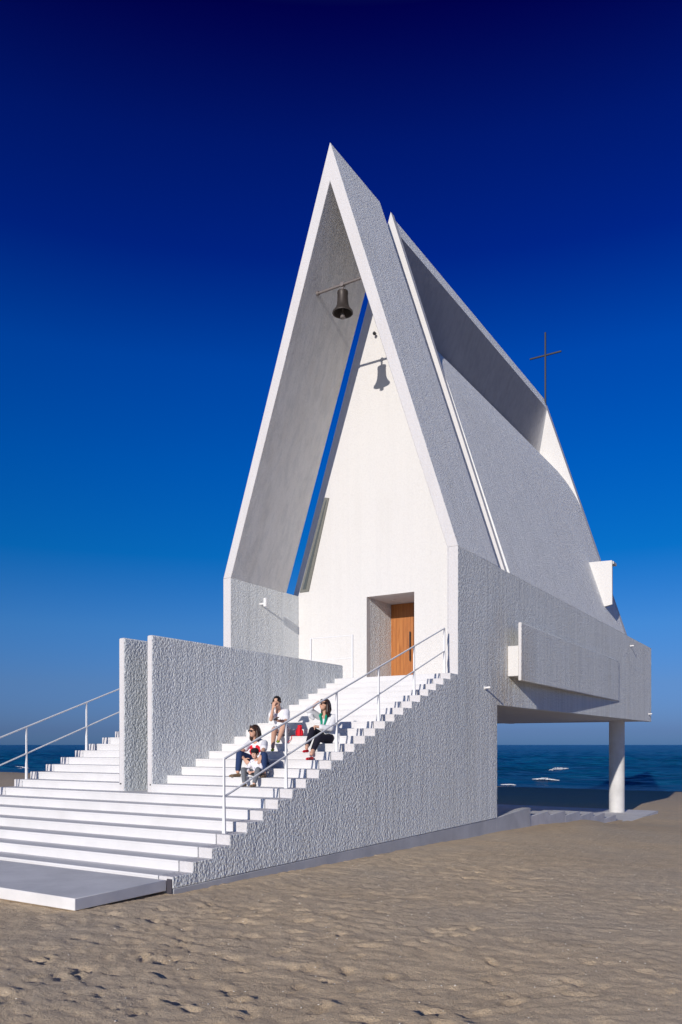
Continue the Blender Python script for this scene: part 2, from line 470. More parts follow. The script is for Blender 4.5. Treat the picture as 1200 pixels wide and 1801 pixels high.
# ---------------------------------------------------------------- chapel
W = 7.24; CX = -W / 2; WT = .28
ZB = 6.70; APEX = 17.76; IAPEX = 16.73
SL = 3.62 / (APEX - ZB)
NY = lambda k: 8.375 + .4 * k
NZ = lambda k: .310 + .151 * k
ZL = NZ(22)
chapel = thing('chapel', 'tall white pointed concrete chapel with steep A-shaped front standing on the beach', 'chapel', (CX, 28, 0))

# side walls: stepped foot that follows the stairs, high base wall, and the long wall cantilevered over the beach
def side_profile():
    p = [(7.975, .0), (7.975, NZ(-1))]
    for k in range(0, 23): p += [(NY(k), NZ(k - 1)), (NY(k), NZ(k))]
    p += [(17.62, ZL), (17.62, ZB), (41.4, ZB), (41.4, 3.08), (20.23, 3.0), (20.23, .0)]
    return p
bm = bmesh.new(); prism(bm, side_profile(), 'X', -.262, 0)
trowel(link('side_wall', bm, M['stucco'], chapel, .012))
bm = bmesh.new(); prism(bm, side_profile(), 'X', -W, -W + .262)
trowel(link('side_wall', bm, M['stucco'], chapel, .012))
# inner leaves beside the porch give the portal its full thickness
for x0, x1 in ((-WT, -.262), (-W + .262, -W + WT)):
    bm = bmesh.new(); prism(bm, [(17.62, ZL), (41.35, ZL), (41.35, ZB), (17.62, ZB)], 'X', x0, x1)
    trowel(link('inner_lining', bm, M['stucco'], chapel))
# smooth plinth under the rough plaster
bm = bmesh.new(); prism(bm, [(7.99, -1.0), (7.99, -.004), (20.215, -.004), (20.215, -1.0)], 'X', -.25, -.006)
link('plinth', bm, M['concrete'], chapel, .01)
bm = bmesh.new(); prism(bm, [(7.99, -1.0), (7.99, -.004), (20.215, -.004), (20.215, -1.0)], 'X', -W + .006, -W + .25)
link('plinth', bm, M['concrete'], chapel, .01)
bm = bmesh.new(); box(bm, -W + .263, -.263, 19.95, 20.21, -1, 2.99)
link('rear_base_wall', bm, M['stucco'], chapel)
# underside of the raised hall, rear wall and terrace roof
bm = bmesh.new(); prism(bm, [(20.0, 3.02), (41.38, 3.095), (41.38, 3.33), (20.0, 3.33)], 'X', -W + .264, -.264)
link('underside_slab', bm, M['smooth'], chapel)
bm = bmesh.new(); box(bm, -W + .29, -.29, 41.13, 41.395, 3.34, 6.69)
link('rear_wall', bm, M['stucco'], chapel)
bm = bmesh.new(); box(bm, -W + .285, -.285, 36.02, 41.12, 6.0, 6.2)
link('terrace_roof', bm, M['smooth'], chapel)

OUT = lambda z: SL * (z - ZB)                       # inset of the outer slope at height z
def ring(bm, y0, y1):
    k = (IAPEX - ZB)
    pts = [(0, ZB + .001), (CX, APEX), (-W, ZB + .001), (-W + WT, ZB + .001), (CX, IAPEX), (-WT, ZB + .001)]
    prism(bm, pts, 'Y', y0, y1)
bm = bmesh.new(); ring(bm, 17.62, 20.33); trowel(link('portal_shell', bm, M['fine'], chapel, .012))
# entrance facade inside the fin, notched for the doorway
DX0, DX1, DZ = -4.45, -2.84, 6.44
bm = bmesh.new()
e = .012
prism(bm, [(-W + WT + .002, 3.2), (-W + WT + .002, ZB + .003), (-W + .06, ZB + .003), (CX, 17.85), (-.06, ZB + .003), (-WT - .002, ZB + .003), (-WT - .002, 3.2), (DX1, 3.2), (DX1, DZ), (DX0, DZ), (DX0, 3.2)], 'Y', 21.0, 21.2)
link('facade_wall', bm, M['facade'], chapel)
rec = bmesh.new()
box(rec, DX0 - .12, DX0 - .002, 21.202, 22.75, 3.3, DZ + .1); box(rec, DX1 + .002, DX1 + .12, 21.202, 22.75, 3.3, DZ + .1)
link('door_recess', rec, M['stucco'], chapel)
bm = bmesh.new(); box(bm, DX0 - .001, DX1 + .001, 21.202, 22.75, DZ + .001, DZ + .1)
link('door_soffit', bm, M['smooth'], chapel)
for i, (a, b, hx) in enumerate(((DX0, -3.652, -3.74), (-3.640, DX1, -3.55))):
    bm = bmesh.new(); box(bm, a + .004, b, 22.57, 22.63, ZL + .006, DZ - .004)
    d = link('door', bm, M['wood'], chapel, .004)
    bm = bmesh.new(); box(bm, hx - .018, hx + .018, 22.49, 22.52, 4.60, 5.52)
    for zz in (4.72, 5.40): box(bm, hx - .012, hx + .012, 22.521, 22.569, zz, zz + .03)
    link('handle', bm, M['black'], d)
bm = bmesh.new(); tube(bm, (-4.0, 21.9, DZ - .001), (-4.0, 21.9, DZ - .015), .055, n=20)
link('downlight', bm, M['lampw'], chapel)
# narrow slot window beside the left slope
bm = bmesh.new()
prism(bm, [(-5.955, 9.70), (-5.79, 9.66), (-6.56, 6.82), (-6.90, 6.82)], 'Y', 20.965, 20.998)
sw = link('slot_window', bm, metal('slot_frame', (.17, .17, .15), .5), chapel)
bm = bmesh.new()
prism(bm, [(-5.90, 9.60), (-5.87, 9.60), (-6.66, 6.9), (-6.78, 6.9)], 'Y', 20.955, 20.966)
link('glass', bm, M['darkglass'], sw)

bm = bmesh.new(); box(bm, -15.2, -W - .005, 30.5, 41.3, 3.1, 6.9)
link('unseen_shadow_hall', bm, M['stucco'], chapel, .01)  # unseen volume added only to throw the long shadow over the beach
# long roof: right slab sweeps up and curls inward, left slab thickens into the ridge, a deep notch between
def bez(p0, p1, p2, n):
    return [((1 - t) ** 2 * p0[0] + 2 * t * (1 - t) * p1[0] + t * t * p2[0], (1 - t) ** 2 * p0[1] + 2 * t * (1 - t) * p1[1] + t * t * p2[1]) for t in [i / n for i in range(n + 1)]]
rise = bez((-OUT(12.2), 12.2), (-2.13, 13.24), (-2.95, 14.29), 14)
pr = [(-.001, ZB + .002)] + rise + [(-3.95, 15.47), (-4.05, 15.1), (-2.4, 12.4), (-.30, ZB + .002)]
bm = bmesh.new(); prism(bm, pr, 'Y', 21.201, 35.599); link('roof_slab', bm, M['fine'], chapel)
def loft(bm, secs):
    R = [[bm.verts.new((x, y, z)) for x, z in pts] for y, pts in secs]; n = len(R[0])
    bm.faces.new(R[0]); bm.faces.new(list(reversed(R[-1])))
    for a, b in zip(R, R[1:]):
        for i in range(n):
            j = (i + 1) % n; bm.faces.new((a[i], b[i], b[j], a[j]))
def ridge_sec(dx): return [(CX, APEX), (-W + .001, ZB + .002), (-W + .3, ZB + .002), (-4.95, 14.0), (-4.22 + dx, 15.0), (-3.405, 17.16)]
bm = bmesh.new(); secs = [(21.202, ridge_sec(0)), (34.2, ridge_sec(0))]
for i in range(1, 7):
    t = i / 6; secs.append((34.2 + 1.398 * math.sin(t * math.pi / 2), ridge_sec(.42 * (1 - math.cos(t * math.pi / 2)))))
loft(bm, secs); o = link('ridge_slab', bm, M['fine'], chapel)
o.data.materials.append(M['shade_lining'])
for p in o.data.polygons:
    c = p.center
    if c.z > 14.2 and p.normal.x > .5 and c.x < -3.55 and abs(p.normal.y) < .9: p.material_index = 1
bm = bmesh.new(); prism(bm, [(-.002, ZB + .003), (CX, APEX + .002), (-W + .002, ZB + .003)], 'Y', 35.6, 36.02)
link('rear_fin', bm, M['facade'], chapel, .01)
# light scoop near the rear foot of the roof
bm = bmesh.new(); prism(bm, [(-.93, 9.43), (.02, 9.40), (.03, 7.62), (-.27, 7.56), (-.45, 7.6)], 'Y', 33.1, 33.22)
sc = link('roof_scoop', bm, M['facade'], chapel, .01)
bm = bmesh.new(); prism(bm, [(-.3, 9.42), (.06, 9.38), (.06, 9.28), (-.3, 9.28)], 'Y', 33.222, 33.75)
link('spout', bm, M['concrete'], sc)
# trough window on the side wall: box stem and long upstand panel
bm = bmesh.new(); prism(bm, [(.001, 21.04), (.299, 21.04), (.025, 34.0), (.001, 34.0)], 'Z', 3.83, 4.66)
tw = link('window_trough', bm, M['facade'], chapel, .01)
bm = bmesh.new()   # the upstand runs in towards the wall at its far end
S = [[bm.verts.new(v) for v in ((xi, y, z0), (xi + .10, y, z0), (xi + .10, y, z1), (xi, y, z1))] for xi, y, z0, z1 in ((.301, 21.0, 3.70, 5.29), (-.072, 34.3, 3.76, 5.42))]
for i in range(4): bm.faces.new((S[0][i], S[1][i], S[1][(i + 1) % 4], S[0][(i + 1) % 4]))
bm.faces.new(S[0]); bm.faces.new(list(reversed(S[1])))
trowel(link('panel', bm, M['stucco'], tw, .03))
# dark slot of glass behind the panel
# round columns under the far end
for x in (-1.03,):
    bm = bmesh.new(); lathe(bm, (x, 38.65, 0), [(.35, -1.4), (.35, 3.09)], 48)
    link('column', bm, M['column'], chapel)
# cross
bm = bmesh.new(); box(bm, -3.58, -3.51, 35.76, 35.83, 17.3, 20.75)
cr = link('cross', bm, M['black'], chapel, .004)
bm = bmesh.new(); box(bm, -4.27, -3.581, 35.765, 35.825, 19.675, 19.74); box(bm, -3.509, -2.815, 35.765, 35.825, 19.675, 19.74)
link('crossbar', bm, M['black'], cr, .004)
# bell beam
BY = 18.227; BX = -3.60
bm = bmesh.new(); tube(bm, (-4.41, BY, 14.31), (-2.78, BY, 14.31), .035, n=14)
tube(bm, (-4.43, BY, 14.31), (-4.36, BY, 14.31), .055, n=14)
link('bell_beam', bm, M['steel'], chapel)
bell = thing('bell', 'weathered bronze bell hanging from a bar high in the pointed portal', 'bell', (BX, BY, 13.5))
bm = bmesh.new()
outer = [(.0, 14.145), (.10, 14.145), (.165, 14.125), (.175, 14.08), (.165, 14.04), (.165, 13.98), (.172, 13.88), (.185, 13.78), (.215, 13.70), (.265, 13.63), (.315, 13.585), (.325, 13.56), (.325, 13.54)]
inner = [(.295, 13.54), (.25, 13.61), (.19, 13.70), (.155, 13.80), (.145, 14.0), (.10, 14.1), (.0, 14.1)]
pts = [(max(a * .86, .001), z) for a, z in outer + inner]
lathe(bm, (BX, BY, 0), pts, 40, False); link('bell_body', bm, M['bronze'], bell)
bm = bmesh.new(); cap(bm, (BX, BY, 14.08), (BX, BY, 13.52), .018); 
lathe(bm, (BX, BY, 0), [(.03, 13.56), (.05, 13.5), (.075, 13.41), (.04, 13.39)], 16); link('clapper', bm, M['steel'], bell)
bm = bmesh.new(); box(bm, BX - .03, BX + .03, BY - .015, BY + .015, 14.13, 14.36); tube(bm, (BX, BY - .05, 14.31), (BX, BY + .05, 14.31), .058); link('hanger', bm, M['steel'], bell)

# ---------------------------------------------------------------- stairs
stairs = thing('staircase', 'wide white flight of shallow steps climbing from the sand to the chapel door', 'staircase', (CX, 8, .1))
XL, XR = -W + .278, -.276
def step(bm, x0, x1, k, back):
    y0 = NY(k); z1 = NZ(k); z0 = NZ(k - 1)
    # profile with a small nosing; each step runs under the next one
    p = [(y0 + .004, z0 - .12), (y0 + .004, z1 - .034), (y0, z1 - .030), (y0, z1), (back, z1), (back, z0 - .12)]
    prism(bm, p, 'X', x0, x1)
for k in range(-1, 22):
    bm = bmesh.new(); yb = NY(k + 1) + .02
    kk = k
    if k < 6: 
        step(bm, XL, XR, k, yb if k < 5 else 17.0)
    else:
        step(bm, -3.255, XR, k, yb); step(bm, XL, -3.995, k, yb)
    link('step', bm, M['step'], stairs, .006)
bm = bmesh.new()
prism(bm, [(-3.255, NY(22)), (XR, NY(22)), (XR, 17.59), (-.29, 17.61), (-.29, 22.9), (-W + .29, 22.9), (-W + .29, 17.61), (XL, 17.59), (XL, NY(22)), (-3.995, NY(22)), (-3.995, 17.55), (-3.255, 17.55)], 'Z', 3.3, ZL)
link('landing', bm, M['step'], stairs, .006)

# thin tall walls that split the stairs, with the slot between them
def divider(x0, x1, label):
    bm = bmesh.new(); prism(bm, [(NY(6), .9), (NY(6), 4.00), (17.585, 4.005), (17.585, .9)], 'X', x0, x1)
    o = trowel(link('divider_wall', bm, M['stucco'], None, .03)); recenter(o, ((x0 + x1) / 2, 10.8, 1))
    setp(o, label, 'wall', 'tall walls dividing the stairs')
divider(-3.325, -3.19, 'tall white rough-plastered wall running up beside the seated people')
divider(-4.075, -3.925, 'white rough-plastered wall nearer the left handrail, mostly hidden behind the longer wall')

# concrete platform at the foot
bm = bmesh.new(); box(bm, -11.5, -.10, 6.42, 7.955, -.035, .112)
bm2 = bm; plat = link('entrance_platform', bm2, M['platform'], None, .008); recenter(plat, (-5.8, 7.2, 0))
setp(plat, 'flat grey concrete slab lying on the sand at the foot of the stairs', 'platform')
bm = bmesh.new(); box(bm, -11.0, -.55, 6.95, 7.95, -.6, -.036); link('footing', bm, M['concrete'], plat)
bm = bmesh.new(); box(bm, -.098, -.008, 7.962, 7.972, -.4, .128); link('dark_end_strip', bm, plain('dark_strip', (.06, .055, .07)), plat)  # thin dark strip across the curb's front end

# undercroft floor, low wall and side steps beyond the base
bm = bmesh.new(); box(bm, -W - .3, .50, 34.0, 40.4, -1.7, -1.21)
uf = link('undercroft_floor', bm, M['platform'], None, .01); recenter(uf, (-3.3, 35, -1)); setp(uf, 'pale concrete slab under the raised hall carrying the round column', 'paving')
bm = bmesh.new(); box(bm, -W - .3, -2.9, 20.25, 33.99, -1.8, -1.214); link('inner_floor', bm, M['platform'], uf)
bm = bmesh.new(); prism(bm, [(20.22, -1), (20.22, .012), (22.3, .085), (23.0, .085), (23.0, -1)], 'X', -.26, -.007)
lw = link('low_wall', bm, M['concrete'], None, .01); recenter(lw, (-.1, 21.6, 0)); setp(lw, 'low smooth concrete kerb wall ending beside the side steps', 'wall')
ss = thing('side_steps', 'short flight of broad concrete steps going down to the column slab', 'steps', (-1.2, 27, -1))
sy = [23.01, 24.87, 26.67, 28.5, 30.37, 32.07]; sz = [-.16, -.27, -.41, -.57, -.73, -.95]
for i in range(6):
    y1 = sy[i + 1] if i < 5 else 33.99
    bm = bmesh.new(); box(bm, -2.8, -.02, sy[i], y1 + (0 if i == 5 else -.002), -1.8, sz[i])
    link('step', bm, M['platform'], ss, .012)

# ---------------------------------------------------------------- railings
def handrail(x, label):
    h = thing('handrail', label, 'handrail', (x, 9.28, NZ(2)), 'stair handrails')
    YT = [9.28 + 1.6 * i for i in range(6)]
    zt = lambda y: 1.736 + (y - 9.28) * (4.70 - 1.736) / 8.0
    zl = lambda y: 1.163 + (y - 9.28) * (4.165 - 1.163) / 8.0
    for y in YT:
        k = math.floor((y - 8.375) / .4); zb = NZ(k) if k < 22 else ZL
        bm = bmesh.new()
        for z0, z1, w0, w1 in ((zb + .002, zl(y), .030, .017), (zl(y), zt(y), .015, .015)):
            a = [bm.verts.new((x + sx * w0, y + sy_ * .014, z0)) for sx, sy_ in ((-1, -1), (1, -1), (1, 1), (-1, 1))]
            b = [bm.verts.new((x + sx * w1, y + sy_ * .014, z1)) for sx, sy_ in ((-1, -1), (1, -1), (1, 1), (-1, 1))]
            for i in range(4): bm.faces.new((a[i], a[(i + 1) % 4], b[(i + 1) % 4], b[i]))
            bm.faces.new(a); bm.faces.new(b)
        link('post', bm, M['rail'], h)
    for nm, f, rr in (('top_rail', zt, .0175), ('lower_rail', zl, .016)):
        bm = bmesh.new(); cap(bm, (x, YT[0], f(YT[0])), (x, YT[-1], f(YT[-1])), rr, n=12); link(nm, bm, M['rail'], h)
handrail(-.20, 'white steel handrail along the right edge in front of the people')
handrail(-W + .27, 'white steel handrail on the far left edge against the sea')

gr = thing('guard_rail', 'thin white guard rail on the landing in front of the facade', 'railing', (-3.65, 17.75, ZL))
for x in (-4.31, -3.01):
    bm = bmesh.new(); box(bm, x - .017, x + .017, 17.735, 17.765, ZL, 4.81); link('post', bm, M['rail'], gr)
for z in (4.80, 4.21):
    bm = bmesh.new(); box(bm, -4.292, -3.028, 17.738, 17.762, z - .014, z + .004); link('rail', bm, M['rail'], gr)

# ---------------------------------------------------------------- small lamps and camera
lamp = thing('wall_lamp', 'small white cylinder lamp on the inner left wall of the porch', 'lamp', (-6.96, 18.97, 6.16))
bm = bmesh.new(); tube(bm, (-6.958, 18.97, 6.15), (-6.80, 18.97, 6.15), .028); link('arm', bm, M['lampw'], lamp)
bm = bmesh.new(); tube(bm, (-6.76, 18.97, 6.06), (-6.76, 18.97, 6.30), .055, n=20); link('lamp_body', bm, M['lampw'], lamp)
def spout(y, z, label):
    o = thing('drain_spout', label, 'spout', (0, y, z), 'small white spouts on the side wall')
    bm = bmesh.new(); tube(bm, (-.02, y, z), (.155, y, z + .012), .026, n=14); link('pipe', bm, M['lampw'], o)
    bm = bmesh.new(); tube(bm, (.0, y, z + .0), (.02, y, z), .045, n=14); link('flange', bm, M['lampw'], o)
spout(19.34, 3.41, 'small white spout low on the base wall, left of the opening under the hall')
spout(36.62, 6.31, 'small white spout near the top of the side wall, above and right of the trough')
spout(40.75, 3.44, 'small white spout at the lower far corner of the side wall')
cm = thing('security_camera', 'tiny dark camera high on the facade above the bell shadow', 'camera', (-4.136, 21, 14.33))
bm = bmesh.new(); tube(bm, (-4.136, 20.998, 14.36), (-4.136, 20.90, 14.36), .03); link('bracket', bm, M['steel'], cm)
bm = bmesh.new(); ell(bm, (-4.11, 20.87, 14.30), (.05, .06, .05)); link('lens_dome', bm, M['black'], cm)

# ---------------------------------------------------------------- people
SKIN = plain('skin', (.62, .36, .25), .55, .35, .1, 12); SKIN2 = plain('child_skin', (.70, .42, .31), .55, .35, .08, 12)
HAIRB = plain('dark_brown_hair', (.045, .020, .012), .45, .4, .5, 60); HAIRK = plain('black_hair', (.012, .010, .011), .4, .4, .4, 60)
TEE = plain('white_cotton', (.80, .79, .82), .9, .15, .06); CARD = plain('soft_white_knit', (.76, .76, .78), .95, .1, .08, 60)
RED = plain('red_cloth', (.70, .015, .030), .7, .25, .15); JEAN = plain('blue_denim', (.030, .055, .14), .85, .15, .3, 50)
DARKP = plain('dark_trousers', (.022, .020, .035), .8, .2, .3); GREYP = plain('grey_trousers', (.17, .18, .20), .9, .15, .2)
TAN = plain('tan_shoe', (.26, .18, .115), .7, .25, .2); LIME = plain('lime_shoe', (.50, .60, .06), .6, .3, .15)
GREEN = plain('green_scarf', (.012, .30, .19), .8, .2, .2); DK = plain('dark_lens', (.01, .01, .012), .1, .7, 0)
LIP = plain('lips', (.45, .10, .09), .5, .3, 0)
def patterned():
    k = NT('patterned_shorts').rs(.85, .2); v = k.n('ShaderNodeTexVoronoi'); v.inputs['Scale'].default_value = 26; k.l.new(k.co, v.inputs['Vector'])
    k.color(k.mix(k.ramp(v.outputs['Distance'], [(.38, 0), (.42, 1)]), (.02, .03, .08), (.70, .70, .70))); return k.m
PATT = patterned()
def vertical_print():
    k = NT('striped_child_shirt').rs(.9, .15); v = k.n('ShaderNodeTexVoronoi'); v.inputs['Scale'].default_value = 34; k.l.new(k.mapping((1, 1, .5)), v.inputs['Vector'])
    k.color(k.mix(k.ramp(v.outputs['Distance'], [(.18, 0), (.26, 1)]), (.16, .16, .28), (.78, .76, .80))); return k.m
CSH = vertical_print()
V3 = Vector

def hand(bm, wrist, d, nrm, side, s=1.0, curl=.5):
    """palm, five bent fingers of unequal length, thumb from the side of the palm"""
    d = V3(d).normalized(); nrm = V3(nrm); nrm = (nrm - d * nrm.dot(d)).normalized(); lat = d.cross(nrm).normalized() * side
    w = V3(wrist)
    kn = []
    for i, off in enumerate((-.030, -.010, .010, .028)):
        kpt = w + d * (.085 - abs(i - 1.3) * .004) * s + lat * off * s
        cap(bm, w + lat * off * .55 * s + d * .012 * s, kpt, .0135 * s, .0105 * s, 8); kn.append(kpt)
    for i, (kpt, ln) in enumerate(zip(kn, (.060, .075, .080, .072))):
        a1 = curl * .7; a2 = curl * 1.5; a3 = curl * 2.1
        p = kpt
        for q, (ang, f) in enumerate(((a1, .45), (a2, .32), (a3, .25))):
            dd = (d * math.cos(ang) - nrm * math.sin(ang) + lat * (i - 1.5) * .10).normalized()
            p2 = p + dd * ln * f * s; cap(bm, p, p2, (.0095 - q * .0008) * s, (.0088 - q * .0009) * s, 8); p = p2
    b = w + d * .028 * s + lat * .030 * s; m = b + (d * .55 + lat * .75 - nrm * .25).normalized() * .038 * s
    cap(bm, b, m, .012 * s, .010 * s, 8); cap(bm, m, m + (d * .85 + lat * .3 - nrm * .3).normalized() * .030 * s, .010 * s, .0085 * s, 8)

def head(bm, c, f, u, s=1.0):
    """c = centre of the head; f = facing; u = up"""
    c = V3(c); f = V3(f).normalized(); u = V3(u); u = (u - f * u.dot(f)).normalized(); r = f.cross(u).normalized()
    P = lambda a, b, cc: c + (r * a + f * b + u * cc) * s
    ell(bm, P(0, -.012, .022), (.074 * s, .092 * s, .090 * s), f, u, 20)
    ell(bm, P(0, .022, -.030), (.060 * s, .066 * s, .078 * s), f, u, 18)
    ell(bm, P(0, .056, -.082), (.026 * s, .022 * s, .022 * s), f, u, 12)          # chin
    cap(bm, P(0, .080, .012), P(0, .100, -.018), .009 * s, .012 * s, 8)           # nose
    for q in (-1, 1):
        ell(bm, P(q * .034, .062, -.018), (.022 * s, .018 * s, .018 * s), f, u, 10)   # cheeks
        ell(bm, P(q * .076, -.005, -.005), (.010 * s, .020 * s, .030 * s), f, u, 10)  # ears
    return P

def face_bits(P, f, u, s, parent, eyes=True):
    if eyes:
        for q in (-1, 1):
            b = bmesh.new(); ell(b, P(q * .030, .081, .005), (.013 * s, .006 * s, .006 * s), f, u, 10); link('eye', b, DK, parent)
    b = bmesh.new(); ell(b, P(0, .084, -.052), (.020 * s, .006 * s, .007 * s), f, u, 10); link('mouth', b, LIP, parent)

def foot(bm, ank, toe, r=.036, s=1.0):
    ank, toe = V3(ank), V3(toe); d = (toe - ank); d.z = 0; d.normalize(); lat = d.cross(V3((0, 0, 1)))
    base = toe.z
    heel = V3((ank.x, ank.y, base)) - d * .035 * s + V3((0, 0, .030 * s))
    ball = V3((toe.x, toe.y, base + .022 * s)) - d * .05 * s
    cap(bm, heel, ball - lat * .014 * s, .034 * s, .024 * s, 10); cap(bm, heel, ball + lat * .016 * s, .034 * s, .024 * s, 10)
    cap(bm, ball, V3((toe.x, toe.y, base + .018 * s)), .030 * s, .019 * s, 10)
    return heel, ball

# ---- woman in sunglasses
p1 = thing('person', 'seated woman in sunglasses and white tee with a red print, arms round the child', 'person', (-1.45, 11.8, NZ(8)), 'people resting on the stairs')
hip = V3((-1.47, 11.84, NZ(8) + .11)); chest = V3((-1.52, 11.83, 1.90)); nk = V3((-1.525, 11.78, 2.06)); hc = V3((-1.52, 11.70, 2.20))
shR, shL = V3((-1.685, 11.81, 1.985)), V3((-1.35, 11.80, 1.975)); elR, elL = V3((-1.69, 11.50, 1.79)), V3((-1.16, 11.50, 1.80))
wrR, wrL = V3((-1.44, 11.32, 1.69)), V3((-1.055, 11.30, 1.745))
knR, knL = V3((-1.58, 11.36, 1.78)), V3((-1.03, 11.36, 1.76)); anR, anL = V3((-1.56, 11.28, 1.46)), V3((-.98, 11.30, 1.46))
f1, u1 = V3((-.28, -1, -.02)), V3((0, -.08, 1))
b = bmesh.new()
P = head(b, hc, f1, u1); cap(b, hc + V3((0, .02, -.06)), nk, .050, .052)
chain(b, [nk, chest, hip], [.06, .115, .125]); cap(b, shR, shL, .05, .05); ell(b, chest, (.15, .10, .17)); ell(b, hip, (.165, .13, .11))
for sh, el, wr in ((shR, elR, wrR), (shL, elL, wrL)): chain(b, [sh, el, wr], [.046, .037, .025])
hand(b, wrR, (.75, -.25, -.5), (-.3, -.9, .5), -1, 1, .55); hand(b, wrL, (-.1, -.35, -.9), (0, -1, .3), 1, 1, .45)
for kn, an, q in ((knR, anR, -1), (knL, anL, 1)):
    chain(b, [hip + V3((q * .08, 0, 0)), kn, an], [.078, .055, .036])
toeR, toeL = V3((-1.60, 11.10, NZ(7) + .004)), V3((-.95, 11.17, NZ(7) + .004))
body = fuse('body', b, SKIN, p1, .007, 2)
face_bits(P, f1, u1, 1, body, False)
b = bmesh.new(); ell(b, chest + V3((0, 0, -.01)), (.166, .118, .19)); chain(b, [chest, hip + V3((0, 0, -.02))], [.128, .152]); cap(b, shR, shL, .066, .066); ell(b, hip, (.175, .145, .10))
cap(b, shR, shR.lerp(elR, .5), .066, .070); cap(b, shL, shL.lerp(elL, .5), .066, .070)
tee = fuse('tee_shirt', b, TEE, p1, .008, 3)
b = bmesh.new()
for dx, dz, rr in ((-.075, .035, .048), (-.02, -.005, .048), (.055, .035, .048), (.085, -.025, .042), (-.09, -.04, .042), (.0, -.07, .05), (.11, .02, .034), (.06, -.09, .045), (-.06, -.09, .045)):
    ell(b, chest + V3((dx, -.118 + abs(dx) * .28, dz - .035)), (rr, .022, rr * .95))
fuse('red_print', b, RED, tee, .006, 1)
b = bmesh.new()
for kn, an, q in ((knR, anR, -1), (knL, anL, 1)):
    chain(b, [hip + V3((q * .075, 0, -.015)), kn, kn.lerp(an, .86)], [.096, .068, .052])
ell(b, hip + V3((0, 0, -.02)), (.172, .135, .085)); fuse('jeans', b, JEAN, p1, .008, 2)
for an, toe in ((anR, toeR), (anL, toeL)):
    b = bmesh.new(); foot(b, an, toe); fuse('shoe', b, TAN, p1, .007, 2)
b = bmesh.new(); ell(b, P(0, -.030, .035), (.090, .095, .092), f1, u1)
for q in (-1, 1):
    chain(b, [P(q * .070, -.01, .045), P(q * .088, -.02, -.05), P(q * .092, -.01, -.13), P(q * .080, .0, -.17)], [.035, .040, .038, .020])
chain(b, [P(0, -.08, .02), P(0, -.09, -.08), P(0, -.075, -.17)], [.065, .075, .05]); chain(b, [P(-.03, .075, .085), P(-.075, .03, .03)], [.022, .02]); chain(b, [P(.0, .075, .09), P(.072, .03, .03)], [.022, .02])
fuse('hair', b, HAIRB, p1, .007, 2)
b = bmesh.new()
for q in (-1, 1): ell(b, P(q * .032, .090, .008), (.028, .008, .022), f1, u1, 14); tube(b, P(q * .056, .082, .014), P(q * .080, .0, .01), .004, n=8)
tube(b, P(-.012, .094, .014), P(.012, .094, .014), .004, n=8); link('sunglasses', b, DK, p1)

# ---- small child
pc = thing('person', 'small child in dark cap and grey trousers, sitting before the woman in sunglasses', 'person', (-1.16, 11.35, NZ(7)), 'people resting on the stairs')
hip = V3((-1.18, 11.38, NZ(7) + .075)); chest = V3((-1.17, 11.35, 1.585)); nk = V3((-1.165, 11.32, 1.685)); hc = V3((-1.165, 11.27, 1.79))
shR, shL = V3((-1.27, 11.34, 1.645)), V3((-1.06, 11.34, 1.645)); elR, elL = V3((-1.315, 11.25, 1.52)), V3((-1.01, 11.25, 1.52)); wrR, wrL = V3((-1.20, 11.14, 1.475)), V3((-1.08, 11.14, 1.475))
knR, knL = V3((-1.30, 11.12, 1.50)), V3((-.98, 11.12, 1.51)); anR, anL = V3((-1.20, 11.02, 1.275)), V3((-.97, 11.00, 1.275))
fc, uc = V3((.22, -1, -.10)), V3((0, -.1, 1))
b = bmesh.new(); P = head(b, hc, fc, uc, .80); cap(b, hc + V3((0, .01, -.05)), nk, .034, .036)
chain(b, [nk, chest, hip], [.04, .075, .082]); cap(b, shR, shL, .036)
for sh, el, wr in ((shR, elR, wrR), (shL, elL, wrL)): chain(b, [sh, el, wr], [.030, .025, .018])
hand(b, wrR, (.8, -.5, -.2), (0, -.4, .9), -1, .62, .6); hand(b, wrL, (-.8, -.5, -.2), (0, -.4, .9), 1, .62, .6)
for kn, an, q in ((knR, anR, -1), (knL, anL, 1)): chain(b, [hip + V3((q * .05, 0, 0)), kn, an], [.050, .038, .026])
body = fuse('body', b, SKIN2, pc, .0055, 2); face_bits(P, fc, uc, .8, body)
b = bmesh.new(); ell(b, chest, (.108, .082, .12)); chain(b, [chest, hip + V3((0, 0, .01))], [.086, .10]); cap(b, shR, shL, .046)
for sh, el, wr in ((shR, elR, wrR), (shL, elL, wrL)): chain(b, [sh, el, el.lerp(wr, .8)], [.044, .036, .028])
fuse('shirt', b, CSH, pc, .006, 2)
b = bmesh.new()
for kn, an, q in ((knR, anR, -1), (knL, anL, 1)): chain(b, [hip + V3((q * .045, 0, -.005)), kn, kn.lerp(an, .88)], [.066, .052, .040])
ell(b, hip, (.105, .09, .065)); fuse('trousers', b, GREYP, pc, .007, 2)
for an, toe in ((anR, V3((-1.19, 10.90, NZ(6) + .003))), (anL, V3((-.96, 10.88, NZ(6) + .003)))):
    b = bmesh.new(); foot(b, an, toe, s=.85); fuse('shoe', b, TAN, pc, .006, 2)
b = bmesh.new(); ell(b, P(0, -.022, .020), (.086 * .8, .098 * .8, .085 * .8), fc, uc); fuse('hair', b, HAIRK, pc, .006, 1)
b = bmesh.new(); ell(b, P(0, -.012, .060), (.093 * .8, .108 * .8, .072 * .8), fc, uc); ell(b, P(0, .085, .050), (.070 * .8, .055 * .8, .010), fc, uc)
fuse('cap', b, plain('dark_cap', (.02, .018, .022), .8), pc, .006, 1)

